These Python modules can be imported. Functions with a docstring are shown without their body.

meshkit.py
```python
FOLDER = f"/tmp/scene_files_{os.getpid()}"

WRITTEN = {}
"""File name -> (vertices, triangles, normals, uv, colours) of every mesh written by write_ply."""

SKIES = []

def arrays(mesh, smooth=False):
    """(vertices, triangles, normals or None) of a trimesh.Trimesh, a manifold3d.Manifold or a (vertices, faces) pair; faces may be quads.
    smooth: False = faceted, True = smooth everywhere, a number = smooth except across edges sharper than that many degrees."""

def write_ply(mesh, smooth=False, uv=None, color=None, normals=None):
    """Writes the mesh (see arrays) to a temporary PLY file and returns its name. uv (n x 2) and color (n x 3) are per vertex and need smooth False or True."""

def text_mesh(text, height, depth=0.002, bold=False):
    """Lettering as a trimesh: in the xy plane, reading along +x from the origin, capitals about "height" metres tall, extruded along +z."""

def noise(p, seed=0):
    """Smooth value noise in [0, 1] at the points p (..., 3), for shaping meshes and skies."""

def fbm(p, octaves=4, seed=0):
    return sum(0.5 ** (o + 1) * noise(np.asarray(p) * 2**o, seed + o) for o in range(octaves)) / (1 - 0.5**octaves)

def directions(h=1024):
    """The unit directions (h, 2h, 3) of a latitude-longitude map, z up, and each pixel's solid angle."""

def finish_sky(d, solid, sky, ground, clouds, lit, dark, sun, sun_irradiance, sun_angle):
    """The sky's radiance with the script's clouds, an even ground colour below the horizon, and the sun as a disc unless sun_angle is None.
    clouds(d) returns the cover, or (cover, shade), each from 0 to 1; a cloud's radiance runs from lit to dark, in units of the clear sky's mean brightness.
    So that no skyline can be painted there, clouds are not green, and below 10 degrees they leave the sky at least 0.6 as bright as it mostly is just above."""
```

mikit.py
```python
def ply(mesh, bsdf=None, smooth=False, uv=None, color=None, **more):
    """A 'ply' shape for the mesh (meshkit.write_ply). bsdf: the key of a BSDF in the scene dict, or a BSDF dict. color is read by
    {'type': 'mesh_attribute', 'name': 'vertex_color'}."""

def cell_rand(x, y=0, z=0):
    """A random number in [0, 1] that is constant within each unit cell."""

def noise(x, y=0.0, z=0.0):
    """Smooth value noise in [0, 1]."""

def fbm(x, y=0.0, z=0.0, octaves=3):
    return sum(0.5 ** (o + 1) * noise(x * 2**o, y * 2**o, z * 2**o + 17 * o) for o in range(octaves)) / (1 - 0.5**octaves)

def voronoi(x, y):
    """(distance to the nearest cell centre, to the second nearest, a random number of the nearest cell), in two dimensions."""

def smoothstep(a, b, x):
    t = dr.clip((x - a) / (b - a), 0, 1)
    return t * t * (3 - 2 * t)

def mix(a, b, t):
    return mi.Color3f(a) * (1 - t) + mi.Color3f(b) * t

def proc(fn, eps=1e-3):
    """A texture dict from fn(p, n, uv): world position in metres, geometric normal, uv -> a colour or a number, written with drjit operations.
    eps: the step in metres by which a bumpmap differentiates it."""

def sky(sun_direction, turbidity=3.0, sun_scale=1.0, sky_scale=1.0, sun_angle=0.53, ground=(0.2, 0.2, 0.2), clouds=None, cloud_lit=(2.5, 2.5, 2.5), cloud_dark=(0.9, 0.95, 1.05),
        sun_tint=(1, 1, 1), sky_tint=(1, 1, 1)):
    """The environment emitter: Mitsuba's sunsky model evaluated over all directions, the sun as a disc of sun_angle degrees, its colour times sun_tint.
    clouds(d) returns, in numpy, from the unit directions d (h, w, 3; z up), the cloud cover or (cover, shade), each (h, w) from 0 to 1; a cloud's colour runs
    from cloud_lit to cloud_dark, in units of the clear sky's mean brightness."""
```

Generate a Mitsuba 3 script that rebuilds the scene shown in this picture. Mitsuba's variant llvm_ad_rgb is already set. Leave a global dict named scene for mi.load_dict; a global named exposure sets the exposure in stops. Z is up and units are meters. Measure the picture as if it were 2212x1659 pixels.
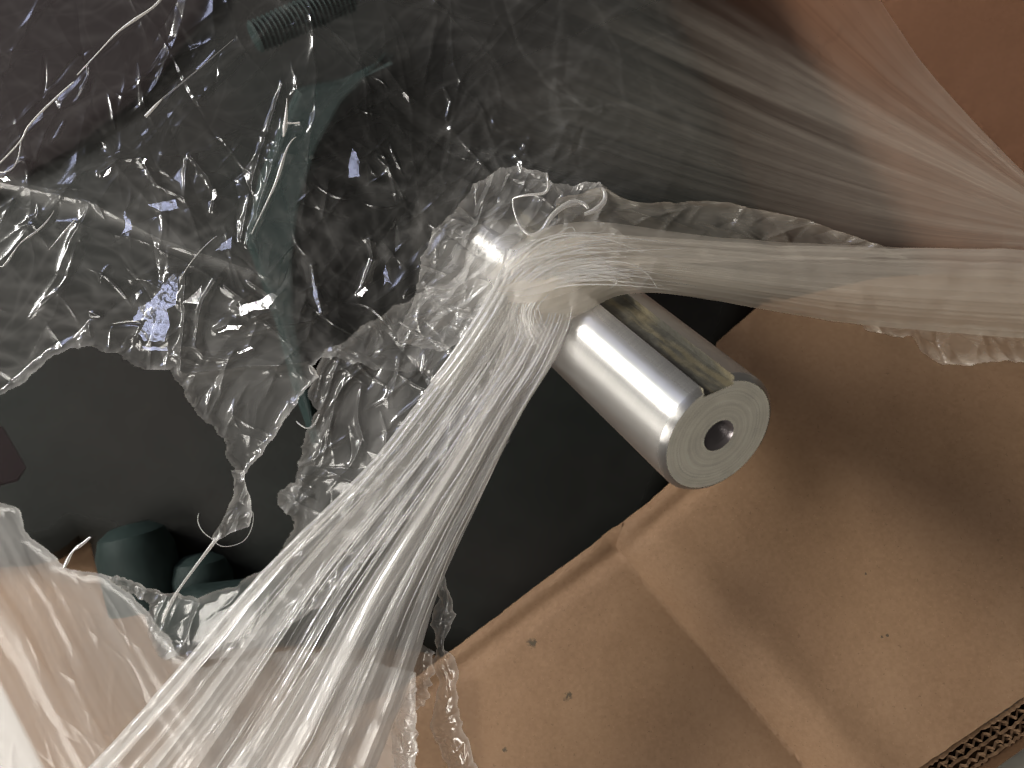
import math
import numpy as np
import trimesh
import shapely
import shapely.geometry as sg
import drjit as dr
import mitsuba as mi
import mikit
import meshkit
from scipy.spatial import Delaunay
from scipy.interpolate import make_interp_spline, splprep, splev

T = mi.ScalarTransform4f
scene, labels = {}, {}
RNG = np.random.default_rng(7)

# ------------------------------------------------------------------ camera
W0, H0 = 2212.0, 1659.0                      # layout sheet: the units in which I measured the place
FOV = 55.0
TX = math.tan(math.radians(FOV / 2))
PITCH = math.radians(65)
CAM = np.array([0.0, -0.20, 0.62])
RIGHT = np.array([1.0, 0, 0])
FWD = np.array([0, math.cos(PITCH), -math.sin(PITCH)])
UP = np.array([0, math.sin(PITCH), math.cos(PITCH)])
FOCUS = 0.315
scene['camera'] = {'type': 'thinlens', 'fov': FOV, 'fov_axis': 'x', 'aperture_radius': 0.0015, 'focus_distance': FOCUS,
                   'near_clip': 0.01, 'far_clip': 20.0, 'to_world': T().look_at(CAM.tolist(), (CAM + FWD).tolist(), UP.tolist())}
exposure = 0.0


def P(x, y, d):
    """The point d metres in front of the camera that is seen at (x, y) of the layout sheet."""
    x, y, d = np.broadcast_arrays(np.asarray(x, float), np.asarray(y, float), np.asarray(d, float))
    k = d * TX / (W0 / 2)
    return CAM + d[..., None] * FWD + ((x - W0 / 2) * k)[..., None] * RIGHT - ((y - H0 / 2) * k)[..., None] * UP


def V(r, u, t):
    """A direction given as (to the right, up the picture, towards the camera)."""
    v = r * RIGHT + u * UP - t * FWD
    return v / np.linalg.norm(v)


MID = P(1106, 830, 0.33)


# ------------------------------------------------------------------ lamps (a work lamp low on the left, a ceiling fitting, a bluish window)
def lamp(key, at, w, h, radiance, aim=MID):
    n = aim - at
    n /= np.linalg.norm(n)
    u = np.cross(n, [0, 0, 1.0])
    u /= np.linalg.norm(u)
    v = np.cross(u, n)
    p = [at - u * w / 2 - v * h / 2, at + u * w / 2 - v * h / 2, at + u * w / 2 + v * h / 2, at - u * w / 2 + v * h / 2]
    f = np.array([[0, 1, 2], [0, 2, 3]])
    q = np.cross(p[1] - p[0], p[2] - p[0])
    if q @ n < 0:
        f = f[:, ::-1]
    scene[key] = mikit.ply((np.array(p), f), {'type': 'diffuse', 'reflectance': {'type': 'rgb', 'value': [0.6, 0.6, 0.6]}},
                           emitter={'type': 'area', 'radiance': {'type': 'rgb', 'value': list(radiance)}})


D_WIN = V(-0.62, 0.55, 0.56)
D_CEIL = V(-0.80, 0.30, 0.42)
D_KEY = V(-0.68, -0.42, 0.60)
lamp('work_lamp', MID + D_KEY * 0.56, 0.34, 0.22, np.array([1.0, 0.95, 0.87]) * 6.9)
lamp('ceiling_lamp', MID + D_CEIL * 1.7, 0.7, 0.15, np.array([1.0, 0.97, 0.90]) * 84)
lamp('window_light', MID + D_WIN * 2.2, 0.36, 0.42, np.array([0.68, 0.74, 1.08]) * 6.5)
scene['room_light'] = {'type': 'constant', 'radiance': {'type': 'rgb', 'value': [0.075, 0.07, 0.064]}}
labels['work_lamp'] = {'label': 'warm white work lamp low beside the camera lighting the wrap', 'category': 'lamp'}
labels['ceiling_lamp'] = {'label': 'long white ceiling lamp panel high above the package', 'category': 'lamp'}
labels['window_light'] = {'label': 'bluish square light panel up beyond the machine', 'category': 'lamp'}


# ------------------------------------------------------------------ materials
def rgb(*c):
    return {'type': 'rgb', 'value': list(c)}


def srgb(r, g, b):
    c = np.array([r, g, b]) / 255
    return np.where(c < 0.04045, c / 12.92, ((c + 0.055) / 1.055) ** 2.4)


# stretch film: uv.x = how much of the light the film stops, uv.y = how much of that is milky (the rest mirrors)
scene['film'] = {'type': 'mask', 'opacity': mikit.proc(lambda p, n, uv: mi.Float(uv.x)),
                 'nested': {'type': 'blendbsdf', 'weight': mikit.proc(lambda p, n, uv: mi.Float(uv.y)),
                            'gloss': {'type': 'twosided', 'b': {'type': 'roughconductor', 'material': 'none', 'distribution': 'ggx', 'alpha': 0.022}},
                            'milk': {'type': 'principledthin', 'base_color': rgb(0.90, 0.885, 0.86), 'roughness': 0.6, 'spec_trans': 0.0, 'diff_trans': 0.7}}}


SPECKS = []


scene['bounce_tinted_film'] = {**scene['film'], 'nested': {**scene['film']['nested'], 'milk': {**scene['film']['nested']['milk'], 'base_color': {'type': 'rgb', 'value': [0.90, 0.82, 0.70]}}}}  # same film for band and veil, warm bounce light put into its milk colour


def kraft(p, c0, c1):
    fib = mikit.fbm(p.x * 900, p.y * 900, p.z * 900, octaves=3)
    blot = mikit.fbm(p.x * 38, p.y * 38, p.z * 38, octaves=3)
    fleck = mikit.noise(p.x * 1300 + 9, p.y * 1300, p.z * 1300)
    c = mikit.mix(c0, c1, dr.clip(0.5 + 0.9 * (fib - 0.5) + 0.8 * (blot - 0.5), 0, 1))
    c = mikit.mix(c, mi.Color3f(c0) * 0.6, mikit.smoothstep(0.86, 0.95, fleck) * 0.4)
    for (q_, s_) in SPECKS:
        dd = dr.norm(mi.Vector3f(p) - mi.Vector3f(*q_)) / s_ + 0.8 * (mikit.noise(p.x * 1600, p.y * 1600, p.z * 1600) - 0.5)
        c = mikit.mix(mi.Color3f(0.05, 0.045, 0.03), c, mikit.smoothstep(0.5, 1.1, dd) * 0.8 + 0.2)
    return mikit.mix(c, mi.Color3f(c1) * 1.25, mikit.smoothstep(0.86, 0.95, mikit.noise(p.x * 1700, p.y * 1700 + 5, p.z * 1700)) * 0.3)


def two(b):
    return {'type': 'twosided', 'b': b}


def kraft_bsdf(c0, c1):
    return two({'type': 'bumpmap', 'scale': 0.00016, 'tex': mikit.proc(lambda p, n, uv: mikit.fbm(p.x * 500, p.y * 500, p.z * 500, octaves=2) + 3 * mikit.fbm(p.x * 90, p.y * 90, p.z * 90, octaves=2), eps=3e-4),
                'b': {'type': 'principled', 'base_color': mikit.proc(lambda p, n, uv: kraft(p, c0, c1)), 'roughness': 0.72, 'specular': 0.3}})


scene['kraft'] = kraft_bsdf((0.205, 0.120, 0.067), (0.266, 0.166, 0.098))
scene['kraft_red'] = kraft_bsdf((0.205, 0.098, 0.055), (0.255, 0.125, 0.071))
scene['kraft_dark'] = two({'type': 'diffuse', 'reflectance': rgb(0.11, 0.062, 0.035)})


def grime(p, base, spread):
    k = mikit.fbm(p.x * 120, p.y * 120, p.z * 120, octaves=4)
    return mi.Color3f(base) * (1 + spread * (k - 0.5))


scene['dark_paint'] = two({'type': 'principled', 'base_color': mikit.proc(lambda p, n, uv: mikit.mix((0.0115, 0.0135, 0.0120), (0.0140, 0.0130, 0.0116), mikit.smoothstep(0.35, 0.65, mikit.fbm(p.x * 14 + 3, p.y * 14, p.z * 14, octaves=3))) * (0.75 + 0.5 * mikit.fbm(p.x * 120, p.y * 120, p.z * 120, octaves=4))), 'roughness': 0.55, 'specular': 0.16})
scene['maroon'] = two({'type': 'principled', 'base_color': rgb(0.011, 0.0052, 0.0062), 'roughness': 0.6, 'specular': 0.15})
scene['teal_paint'] = two({'type': 'principled', 'base_color': mikit.proc(lambda p, n, uv: grime(p, (0.016, 0.028, 0.0265), 0.5)), 'roughness': 0.65, 'specular': 0.25})
scene['steel'] = two({'type': 'blendbsdf', 'weight': 0.24,
                      'sharp': {'type': 'roughconductor', 'material': 'none', 'distribution': 'ggx', 'alpha_u': 0.045, 'alpha_v': 0.36,
                                'specular_reflectance': mikit.proc(lambda p, n, uv: mi.Color3f(0.86, 0.85, 0.83) * (0.88 + 0.24 * mikit.noise(uv.y * 6000, uv.x * 3)))},
                      'broad': {'type': 'roughconductor', 'material': 'none', 'distribution': 'ggx', 'alpha_u': 0.32, 'alpha_v': 0.5, 'specular_reflectance': rgb(0.84, 0.83, 0.81)}})


def turned(p):
    """Distance from the shaft's axis, for the lathe rings of its end face."""
    q = mi.Vector3f(p) - mi.Vector3f(*map(float, SH0))
    ax_ = mi.Vector3f(*map(float, AX))
    return dr.norm(q - ax_ * dr.dot(q, ax_))


def rings(p):
    r_ = turned(p)
    return 0.6 * mikit.noise(r_ * 2300 + 2.2 * mikit.fbm(p.x * 130, p.y * 130, p.z * 130, octaves=2)) + 0.4 * mikit.noise(r_ * 6000)


SH0, SH1 = P(1553, 941, 0.273), P(1292, 716, 0.323)
AX = (SH0 - SH1) / np.linalg.norm(SH0 - SH1)
scene['steel_face'] = two({'type': 'bumpmap', 'scale': 0.00005, 'tex': mikit.proc(lambda p, n, uv: rings(p) + 0.6 * mikit.fbm(p.x * 1500, p.y * 1500, p.z * 1500, octaves=2), eps=6e-5),
                           'b': {'type': 'principled', 'base_color': mikit.proc(lambda p, n, uv: mi.Color3f(0.93, 0.89, 0.76) * (0.72 + 0.36 * rings(p) + 0.25 * mikit.fbm(p.x * 260, p.y * 260, p.z * 260, octaves=3))),
                                 'metallic': 0.05, 'roughness': 0.5, 'specular': 0.5}})
scene['steel_bore'] = two({'type': 'principled', 'base_color': rgb(0.34, 0.31, 0.32), 'metallic': 0.8, 'roughness': 0.28})


def grease(p):
    """Old grease in the keyway, drawn out along the shaft."""
    q = mi.Vector3f(p) - mi.Vector3f(*map(float, SH0))
    h_ = dr.dot(q, mi.Vector3f(*map(float, AX)))
    w_ = dr.dot(q, mi.Vector3f(*map(float, np.cross(AX, UP))))
    a_ = mikit.fbm(h_ * 90, w_ * 700, octaves=4)
    b_ = mikit.fbm(p.x * 700, p.y * 700, p.z * 700, octaves=3)
    c_ = mikit.mix((0.115, 0.110, 0.093), (0.205, 0.178, 0.118), mikit.smoothstep(0.4, 0.75, a_))
    return c_ * (0.7 + 0.6 * b_)


scene['steel_slot'] = two({'type': 'principled', 'base_color': mikit.proc(lambda p, n, uv: grease(p)), 'metallic': 0.4, 'roughness': 0.5})
scene['pale_card'] = two({'type': 'diffuse', 'reflectance': rgb(0.45, 0.43, 0.38)})


def add(key, mesh, bsdf, smooth=30, **more):
    assert key not in scene, key
    scene[key] = mikit.ply(mesh, bsdf, smooth, **more)
    return key


def label(key, text=None, cat=None, **more):
    labels[key] = {**({'label': text} if text else {}), **({'category': cat} if cat else {}), **more}


def quads(nu, nv):
    i, j = np.meshgrid(np.arange(nu - 1), np.arange(nv - 1), indexing='ij')
    a = i * nv + j
    return np.stack([a, a + 1, a + nv + 1, a + nv], -1).reshape(-1, 4)


def tris(q):
    return np.vstack([q[:, [0, 1, 2]], q[:, [0, 2, 3]]])


def spline(rows, n):
    rows = np.asarray(rows, float)
    k = min(3, len(rows) - 1)
    return make_interp_spline(np.linspace(0, 1, len(rows)), rows, k=k)(np.linspace(0, 1, n))


def surface(ctrl, nu, nv):
    """A smooth sheet through a grid of control points (x, y, depth)."""
    c = np.asarray(ctrl, float)
    c = spline(c, nu)
    return np.swapaxes(spline(np.swapaxes(c, 0, 1), nv), 0, 1)


def normals(p):
    n = np.cross(np.gradient(p, axis=0), np.gradient(p, axis=1))
    n /= np.linalg.norm(n, axis=-1, keepdims=True) + 1e-20
    s = np.sign((n * (CAM - p)).sum(-1, keepdims=True).mean())
    return n * (s if s else 1)


def fb(x, y, octaves=4, seed=0):
    return meshkit.fbm(np.stack([x, y, np.zeros_like(x) + 0.37 * seed], -1), octaves, seed) - 0.5


def nz(x, y, seed=0):
    return meshkit.noise(np.stack([x, y, np.zeros_like(x) + 0.5], -1), seed)


# ------------------------------------------------------------------ setting: the floor under the package
SIZE = 3.0
g = np.array([[-SIZE, -SIZE, 0], [SIZE, -SIZE, 0], [SIZE, SIZE, 0], [-SIZE, SIZE, 0.0]])
scene['floor_paint'] = two({'type': 'diffuse', 'reflectance': rgb(0.16, 0.13, 0.11)})
add('floor', (g, np.array([[0, 1, 2, 3]])), 'floor_paint', False)
label('floor', 'dark floor under the package', kind='structure')


# ------------------------------------------------------------------ geared motor: housing, flange, shaft
def prism(poly, d0, d1, bevel=0.004, tilt=(0, 0), ref=(1106, 830), soft=False):
    """A slab whose outline is seen at poly, from depth d0 back to d1, its front edge rounded."""
    pg = sg.Polygon(poly)
    rd = 0.26 * math.sqrt(pg.area)
    pg = pg.buffer(-rd).buffer(2 * rd).buffer(-rd) if soft else pg
    rings, ks = [], [(0, d0), (0.3, d0 + 0.02 * bevel), (0.75, d0 + 0.3 * bevel), (1.0, d0 + bevel), (1.0, d1)]
    off = min(bevel / (0.3 * TX / (W0 / 2)), (0.22 if soft else 0.07) * math.sqrt(pg.area))
    pts = np.array(pg.exterior.coords)[:-1]
    base = pg.buffer(0)
    n = 240
    L = pg.exterior.length
    outer = np.array([pg.exterior.interpolate(i * L / n).coords[0] for i in range(n)])
    cen = outer.mean(0)
    nrm = np.roll(outer, -1, 0) - np.roll(outer, 1, 0)
    nrm = np.stack([nrm[:, 1], -nrm[:, 0]], 1)
    nrm /= np.linalg.norm(nrm, axis=1, keepdims=True) + 1e-9
    if not pg.exterior.is_ccw:
        nrm = -nrm
    for k, d in ks:
        q = outer - nrm * off * (1 - k)
        rings.append(P(q[:, 0], q[:, 1], d + tilt[0] * (q[:, 0] - ref[0]) + tilt[1] * (q[:, 1] - ref[1])))
    v = np.vstack(rings)
    f = []
    for r in range(len(rings) - 1):
        i = np.arange(n)
        j = (i + 1) % n
        f.append(np.stack([r * n + i, r * n + j, (r + 1) * n + j, (r + 1) * n + i], 1))
    f = tris(np.vstack(f))
    q = outer - nrm * off
    cpg = sg.Polygon(q).buffer(0)
    cpg = max(cpg.geoms, key=lambda z: z.area) if hasattr(cpg, 'geoms') else cpg
    cv, cf = trimesh.creation.triangulate_polygon(cpg, engine='earcut')
    cap = P(cv[:, 0], cv[:, 1], d0 + tilt[0] * (cv[:, 0] - ref[0]) + tilt[1] * (cv[:, 1] - ref[1]))
    return trimesh.util.concatenate([trimesh.Trimesh(v, f, process=False), trimesh.Trimesh(cap, cf, process=False)])


def frame(axis):
    a = axis / np.linalg.norm(axis)
    x = np.cross(a, UP)
    x /= np.linalg.norm(x)
    return a, x, np.cross(a, x)


def lathe(profile, origin, axis, n=96, x0=None):
    """profile: (radius, height along the axis) pairs."""
    a, x, y = frame(axis)
    th = np.arange(n) / n * 2 * np.pi
    ring = np.cos(th)[:, None] * x + np.sin(th)[:, None] * y
    pr = np.asarray(profile, float)
    v = origin + pr[:, None, :1] * ring[None] + pr[:, None, 1:] * a
    f = []
    for r in range(len(pr) - 1):
        i = np.arange(n)
        j = (i + 1) % n
        f.append(np.stack([r * n + i, r * n + j, (r + 1) * n + j, (r + 1) * n + i], 1))
    return trimesh.Trimesh(v.reshape(-1, 3), tris(np.vstack(f)), process=False)


label('gear_motor', 'dark grey green geared motor wrapped in clear film with its steel shaft sticking out', 'motor')
HOUSE = [(-500, -500), (1260, -500), (1400, -100), (1560, 240), (1660, 520), (1620, 720), (1420, 1180), (1040, 1440), (900, 1405), (630, 1395), (480, 1405), (345, 1420), (305, 1310), (215, 1260), (192, 1158), (140, 1206), (60, 1224), (-500, 1245)]
HT = (-0.000008, 0.000004)
add('gear_motor__housing', prism(HOUSE, 0.405, 0.50, 0.010, HT), 'dark_paint')
R = 0.0190
BASE = SH0 - AX * 0.135
add('gear_motor__flange', lathe([(0.0, 0.004), (0.026, 0.004), (0.0275, 0.0025), (0.0275, -0.030)], BASE, AX), 'dark_paint')
FA, FX, FY = frame(AX)
nf = (CAM - SH0) - ((CAM - SH0) @ FA) * FA
nf /= np.linalg.norm(nf)                         # across the shaft, towards the camera
mm = np.cross(FA, nf)
if mm @ (0.6 * RIGHT + 0.8 * UP) < 0:
    mm = -mm                                     # across the shaft, towards the upper right
KC, KW, KD = math.radians(35.5), 0.0050, 0.0034  # keyway: where, half width, depth
dk = math.asin(KW / R)


def ringpt(th, r, h):
    th, r, h = np.broadcast_arrays(th, r, h)
    return SH0 + r[..., None] * (np.cos(th)[..., None] * nf + np.sin(th)[..., None] * mm) + h[..., None] * FA


CH = 0.0017
th = np.linspace(KC + dk, KC - dk + 2 * np.pi, 260)
hs = np.linspace(-0.14, -CH, 40)
TH, HS = np.meshgrid(th, hs, indexing='ij')
body = (ringpt(TH, R, HS).reshape(-1, 3), tris(quads(*TH.shape)))
add('gear_motor__shaft', body, 'steel', True, uv=np.stack([TH.ravel() / 6.2832, HS.ravel()], 1))
label('gear_motor__shaft', 'bright machined steel shaft')
pr = [(R, -CH), (R - 0.35 * CH, -0.45 * CH), (R - CH, 0.0)]
v = np.stack([ringpt(th, r, h) for r, h in pr])
add('gear_motor__shaft__chamfer', (v.reshape(-1, 3), tris(quads(3, len(th)))), 'steel', True, uv=np.stack([np.tile(th / 6.2832, 3), np.repeat([0, 0.0006, 0.0013], len(th))], 1))
# end face with the keyway's notch and the threaded centre hole
ctr = np.array([0.0005, 0.0])
rb = 0.0044
tp = np.linspace(KC + dk, KC - dk + 2 * np.pi, 200)
out2 = np.stack([np.cos(tp), np.sin(tp)], 1) * (R - CH)
kdir, kper = np.array([math.cos(KC), math.sin(KC)]), np.array([-math.sin(KC), math.cos(KC)])
notch = [kdir * (R - KD) - kper * KW, kdir * (R - KD) + kper * KW]
rr = np.linspace(0, 1, 26)
rows = []
ring_out = np.vstack([out2, [notch[0] * (1 - s) + notch[1] * s for s in np.linspace(0, 1, 12)]])
fc, ff_ = trimesh.creation.triangulate_polygon(sg.Polygon(ring_out, [np.stack([np.cos(q_), np.sin(q_)], 1) * (rb + 0.0006) for q_ in [np.linspace(0, 2 * np.pi, 64, endpoint=False)]][:1]), engine='earcut')
add('gear_motor__shaft__end_face', (SH0 + fc[:, :1] * nf + fc[:, 1:] * mm, ff_), 'steel_face', False)
label('gear_motor__shaft__end_face', 'dull turned end face of the shaft with a hole in its centre')
hb = [(rb + 0.0006, 0.0), (rb, -0.0009)]
for k in range(16):
    hb += [(rb - 0.0005, -0.0013 - 0.001 * k), (rb, -0.0018 - 0.001 * k)]
hb += [(0.0, -0.019)]
thb = np.linspace(0, 2 * np.pi, 65)
v = np.stack([ringpt(thb, r, h) for r, h in hb])
add('gear_motor__shaft__bore', (v.reshape(-1, 3), tris(quads(len(hb), 65))), 'steel_bore', 35)
label('gear_motor__shaft__bore', 'dark threaded hole in the shaft end')
# keyway: two walls and a floor, a little uneven with old grease
L = 0.13
prof = [(KC - dk, R), None, None, (KC + dk, R)]
c2 = [R * np.array([math.cos(KC - dk), math.sin(KC - dk)]), notch[0], notch[1], R * np.array([math.cos(KC + dk), math.sin(KC + dk)])]
pts2 = np.vstack([np.linspace(c2[0], c2[1], 6)[:-1], np.linspace(c2[1], c2[2], 16)[:-1], np.linspace(c2[2], c2[3], 6)])
hh = np.linspace(0.0, -L, 90)
X2, Hh = np.meshgrid(np.arange(len(pts2)), hh, indexing='ij')
kv = SH0 + pts2[X2][..., :1] * nf + pts2[X2][..., 1:] * mm + Hh[..., None] * FA
bump = fb(X2 * 0.25, Hh * 300, 3, 3) * 0.0011 * ((X2 > 6) & (X2 < 18))
kv = kv + bump[..., None] * (kdir[0] * nf + kdir[1] * mm)
add('gear_motor__shaft__keyway', (kv.reshape(-1, 3), tris(quads(*X2.shape))), 'steel_slot', 40)
label('gear_motor__shaft__keyway', 'greasy brown keyway along the shaft')


add('gear_motor__rib', prism([(640, 190), (740, 168), (850, 118), (815, 160), (748, 228), (692, 330), (657, 450), (643, 560), (646, 680), (668, 800), (700, 960), (676, 965), (630, 830), (596, 700), (560, 600), (530, 520), (560, 380)], 0.372, 0.42, 0.016), 'teal_paint')
label('gear_motor__rib', 'curved teal cast rib under the crinkled film')
add('gear_motor__lug', lathe([(0, 0), (0.008, -0.0008), (0.013, -0.004), (0.0155, -0.011), (0.0155, -0.034)], P(278, 1132, 0.398), V(-0.22, 0.97, 0.05), 64), 'teal_paint')
label('gear_motor__lug', 'teal mounting lug beside the orange cardboard corner')
add('gear_motor__lug_001', lathe([(0, 0), (0.006, -0.0006), (0.010, -0.003), (0.0125, -0.009), (0.0125, -0.03)], P(428, 1196, 0.400), V(-0.12, 0.99, 0.05), 64), 'teal_paint')
add('gear_motor__foot', prism([(336, 1380), (330, 1300), (420, 1262), (620, 1240), (760, 1300), (700, 1360), (480, 1370), (380, 1430)], 0.376, 0.42, 0.010, soft=True), 'teal_paint')
label('gear_motor__foot', 'teal cast foot under the film at lower left')
add('gear_motor__side_pocket', prism([(-300, 900), (8, 918), (62, 1010), (40, 1040), (-300, 1120)], 0.4141, 0.43, 0.0008), 'maroon')
add('gear_motor__cover', prism([(-500, -500), (560, -500), (470, 20), (330, 200), (160, 330), (-60, 450), (-500, 600)], 0.399, 0.43, 0.006, HT), 'maroon')
label('gear_motor__cover', 'dark maroon cover in the upper left corner under the film')
# threaded stud behind the film, upper left
s0, s1 = P(548, 82, 0.372), P(800, -30, 0.385)
ax = s1 - s0
prof = [(0.0, -0.0006), (0.0052, 0.0)]
for k in range(22):
    prof += [(0.0064, 0.001 + 0.0019 * k), (0.0050, 0.00195 + 0.0019 * k)]
add('gear_motor__stud', lathe(prof, s0, ax, 48), 'teal_paint', 20)
label('gear_motor__stud', 'threaded stud seen dimly through the film at the top')


# ------------------------------------------------------------------ cardboard
def board(key, poly, dfun, bsdf, step=9.0, thick=0.004, jag=2.0, seed=0, hfun=None):
    """A board seen at poly, at depth dfun(x, y): a fine sheet with a turned-down edge."""
    pg = sg.Polygon(poly)
    x0, y0, x1, y1 = pg.bounds
    Lp = pg.exterior.length
    ring = np.array([pg.exterior.interpolate(q).coords[0] for q in np.arange(0, Lp, step * 0.7)])
    X, Y = np.meshgrid(np.arange(x0, x1, step), np.arange(y0, y1, step), indexing='ij')
    X = X + (np.arange(X.shape[1]) % 2)[None] * step * 0.5
    q = np.stack([X.ravel(), Y.ravel()], 1)
    sp = shapely.points(q)
    q = q[shapely.contains(pg, sp) & (shapely.distance(sp, pg.exterior) > step * 0.55)]
    q = np.vstack([ring, q])
    f = Delaunay(q).simplices
    f = f[shapely.contains_xy(pg, q[f].mean(1))]
    e = np.exp(-shapely.distance(shapely.points(q), pg.exterior) / 10)
    x, y = q[:, 0], q[:, 1]
    wob = ((nz(x / 14, y / 14, seed) - 0.5) + 0.6 * (nz(x / 45, y / 45, seed + 1) - 0.5)) * jag * e
    v = P(x + wob, y + wob, dfun(x, y))
    if hfun is not None:
        v = v + hfun(x, y)[:, None] * (CAM - v) / np.linalg.norm(CAM - v, axis=1, keepdims=True)
    m = trimesh.Trimesh(v, f, process=False)
    m.remove_unreferenced_vertices()
    m.fix_normals()
    n = m.vertex_normals
    if (n * (CAM - m.vertices)).sum() < 0:
        m.invert()
        n = m.vertex_normals
    e = m.edges_sorted
    u_, idx, cnt = np.unique(e, axis=0, return_index=True, return_counts=True)
    be = m.edges[idx[cnt == 1]]
    nv = len(m.vertices)
    vv = np.vstack([m.vertices, m.vertices - n * thick])
    side = np.stack([be[:, 0], be[:, 0] + nv, be[:, 1] + nv, be[:, 1]], 1)
    ff = np.vstack([m.faces, tris(side), m.faces[:, ::-1] + nv])
    return add(key, trimesh.Trimesh(vv, ff, process=False), bsdf, 40)


def line_side(x, y, a, b):
    """signed distance from the line a-b, in layout units (positive to the right of a->b as seen on screen)."""
    dx, dy = b[0] - a[0], b[1] - a[1]
    return ((x - a[0]) * -dy + (y - a[1]) * dx) / math.hypot(dx, dy)


def bell(t, w):
    return np.exp(-(t / w) ** 2)


def step_s(t, w):
    return 0.5 + 0.5 * np.tanh(t / w)


def d_right(x, y):
    return 0.372 - 0.000034 * (x - 1400) - 0.000024 * (y - 1100)


CA, CB = (1330, 1180), (1745, 1659)


def fold(x, y):
    """The crease between the two flaps: a valley whose right bank is steep and rounded."""
    c = -line_side(x, y, CA, CB)
    up = np.clip((y - 1060) / 260, 0, 1)
    right = -0.0062 * np.exp(-np.clip(c, 0, None) / 42) + 0.0030 * bell(c - 90, 62)
    left = -0.0062 * np.exp(np.clip(c, None, 0) / 95)
    return up * np.where(c > 0, right, left)


def bend(x, y):
    """The right flap curls back towards its upper edge."""
    t = np.clip(line_side(x, y, (2212, 1310), (1380, 1130)), 0, None)
    return -0.9e-7 * t ** 2


def h_panel(x, y):
    calm = np.clip(np.abs(line_side(x, y, CA, CB)) / 70, 0, 1)
    out = fold(x, y) + bend(x, y) + calm * 0.0013 * fb(x / 260, y / 260, 3, 5) + 0.00025 * fb(x / 40, y / 40, 2, 6)
    e = line_side(x, y, (1345, 1128), (1510, 985))
    k = np.clip(-line_side(x, y, CA, CB) / 90, 0, 1) * np.clip((1620 - x) / 80, 0, 1)
    return out - 0.0020 * k * bell(e - 48, 18) - 0.003 * k * np.exp(-np.clip(e, 0, None) / 14)


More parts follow.
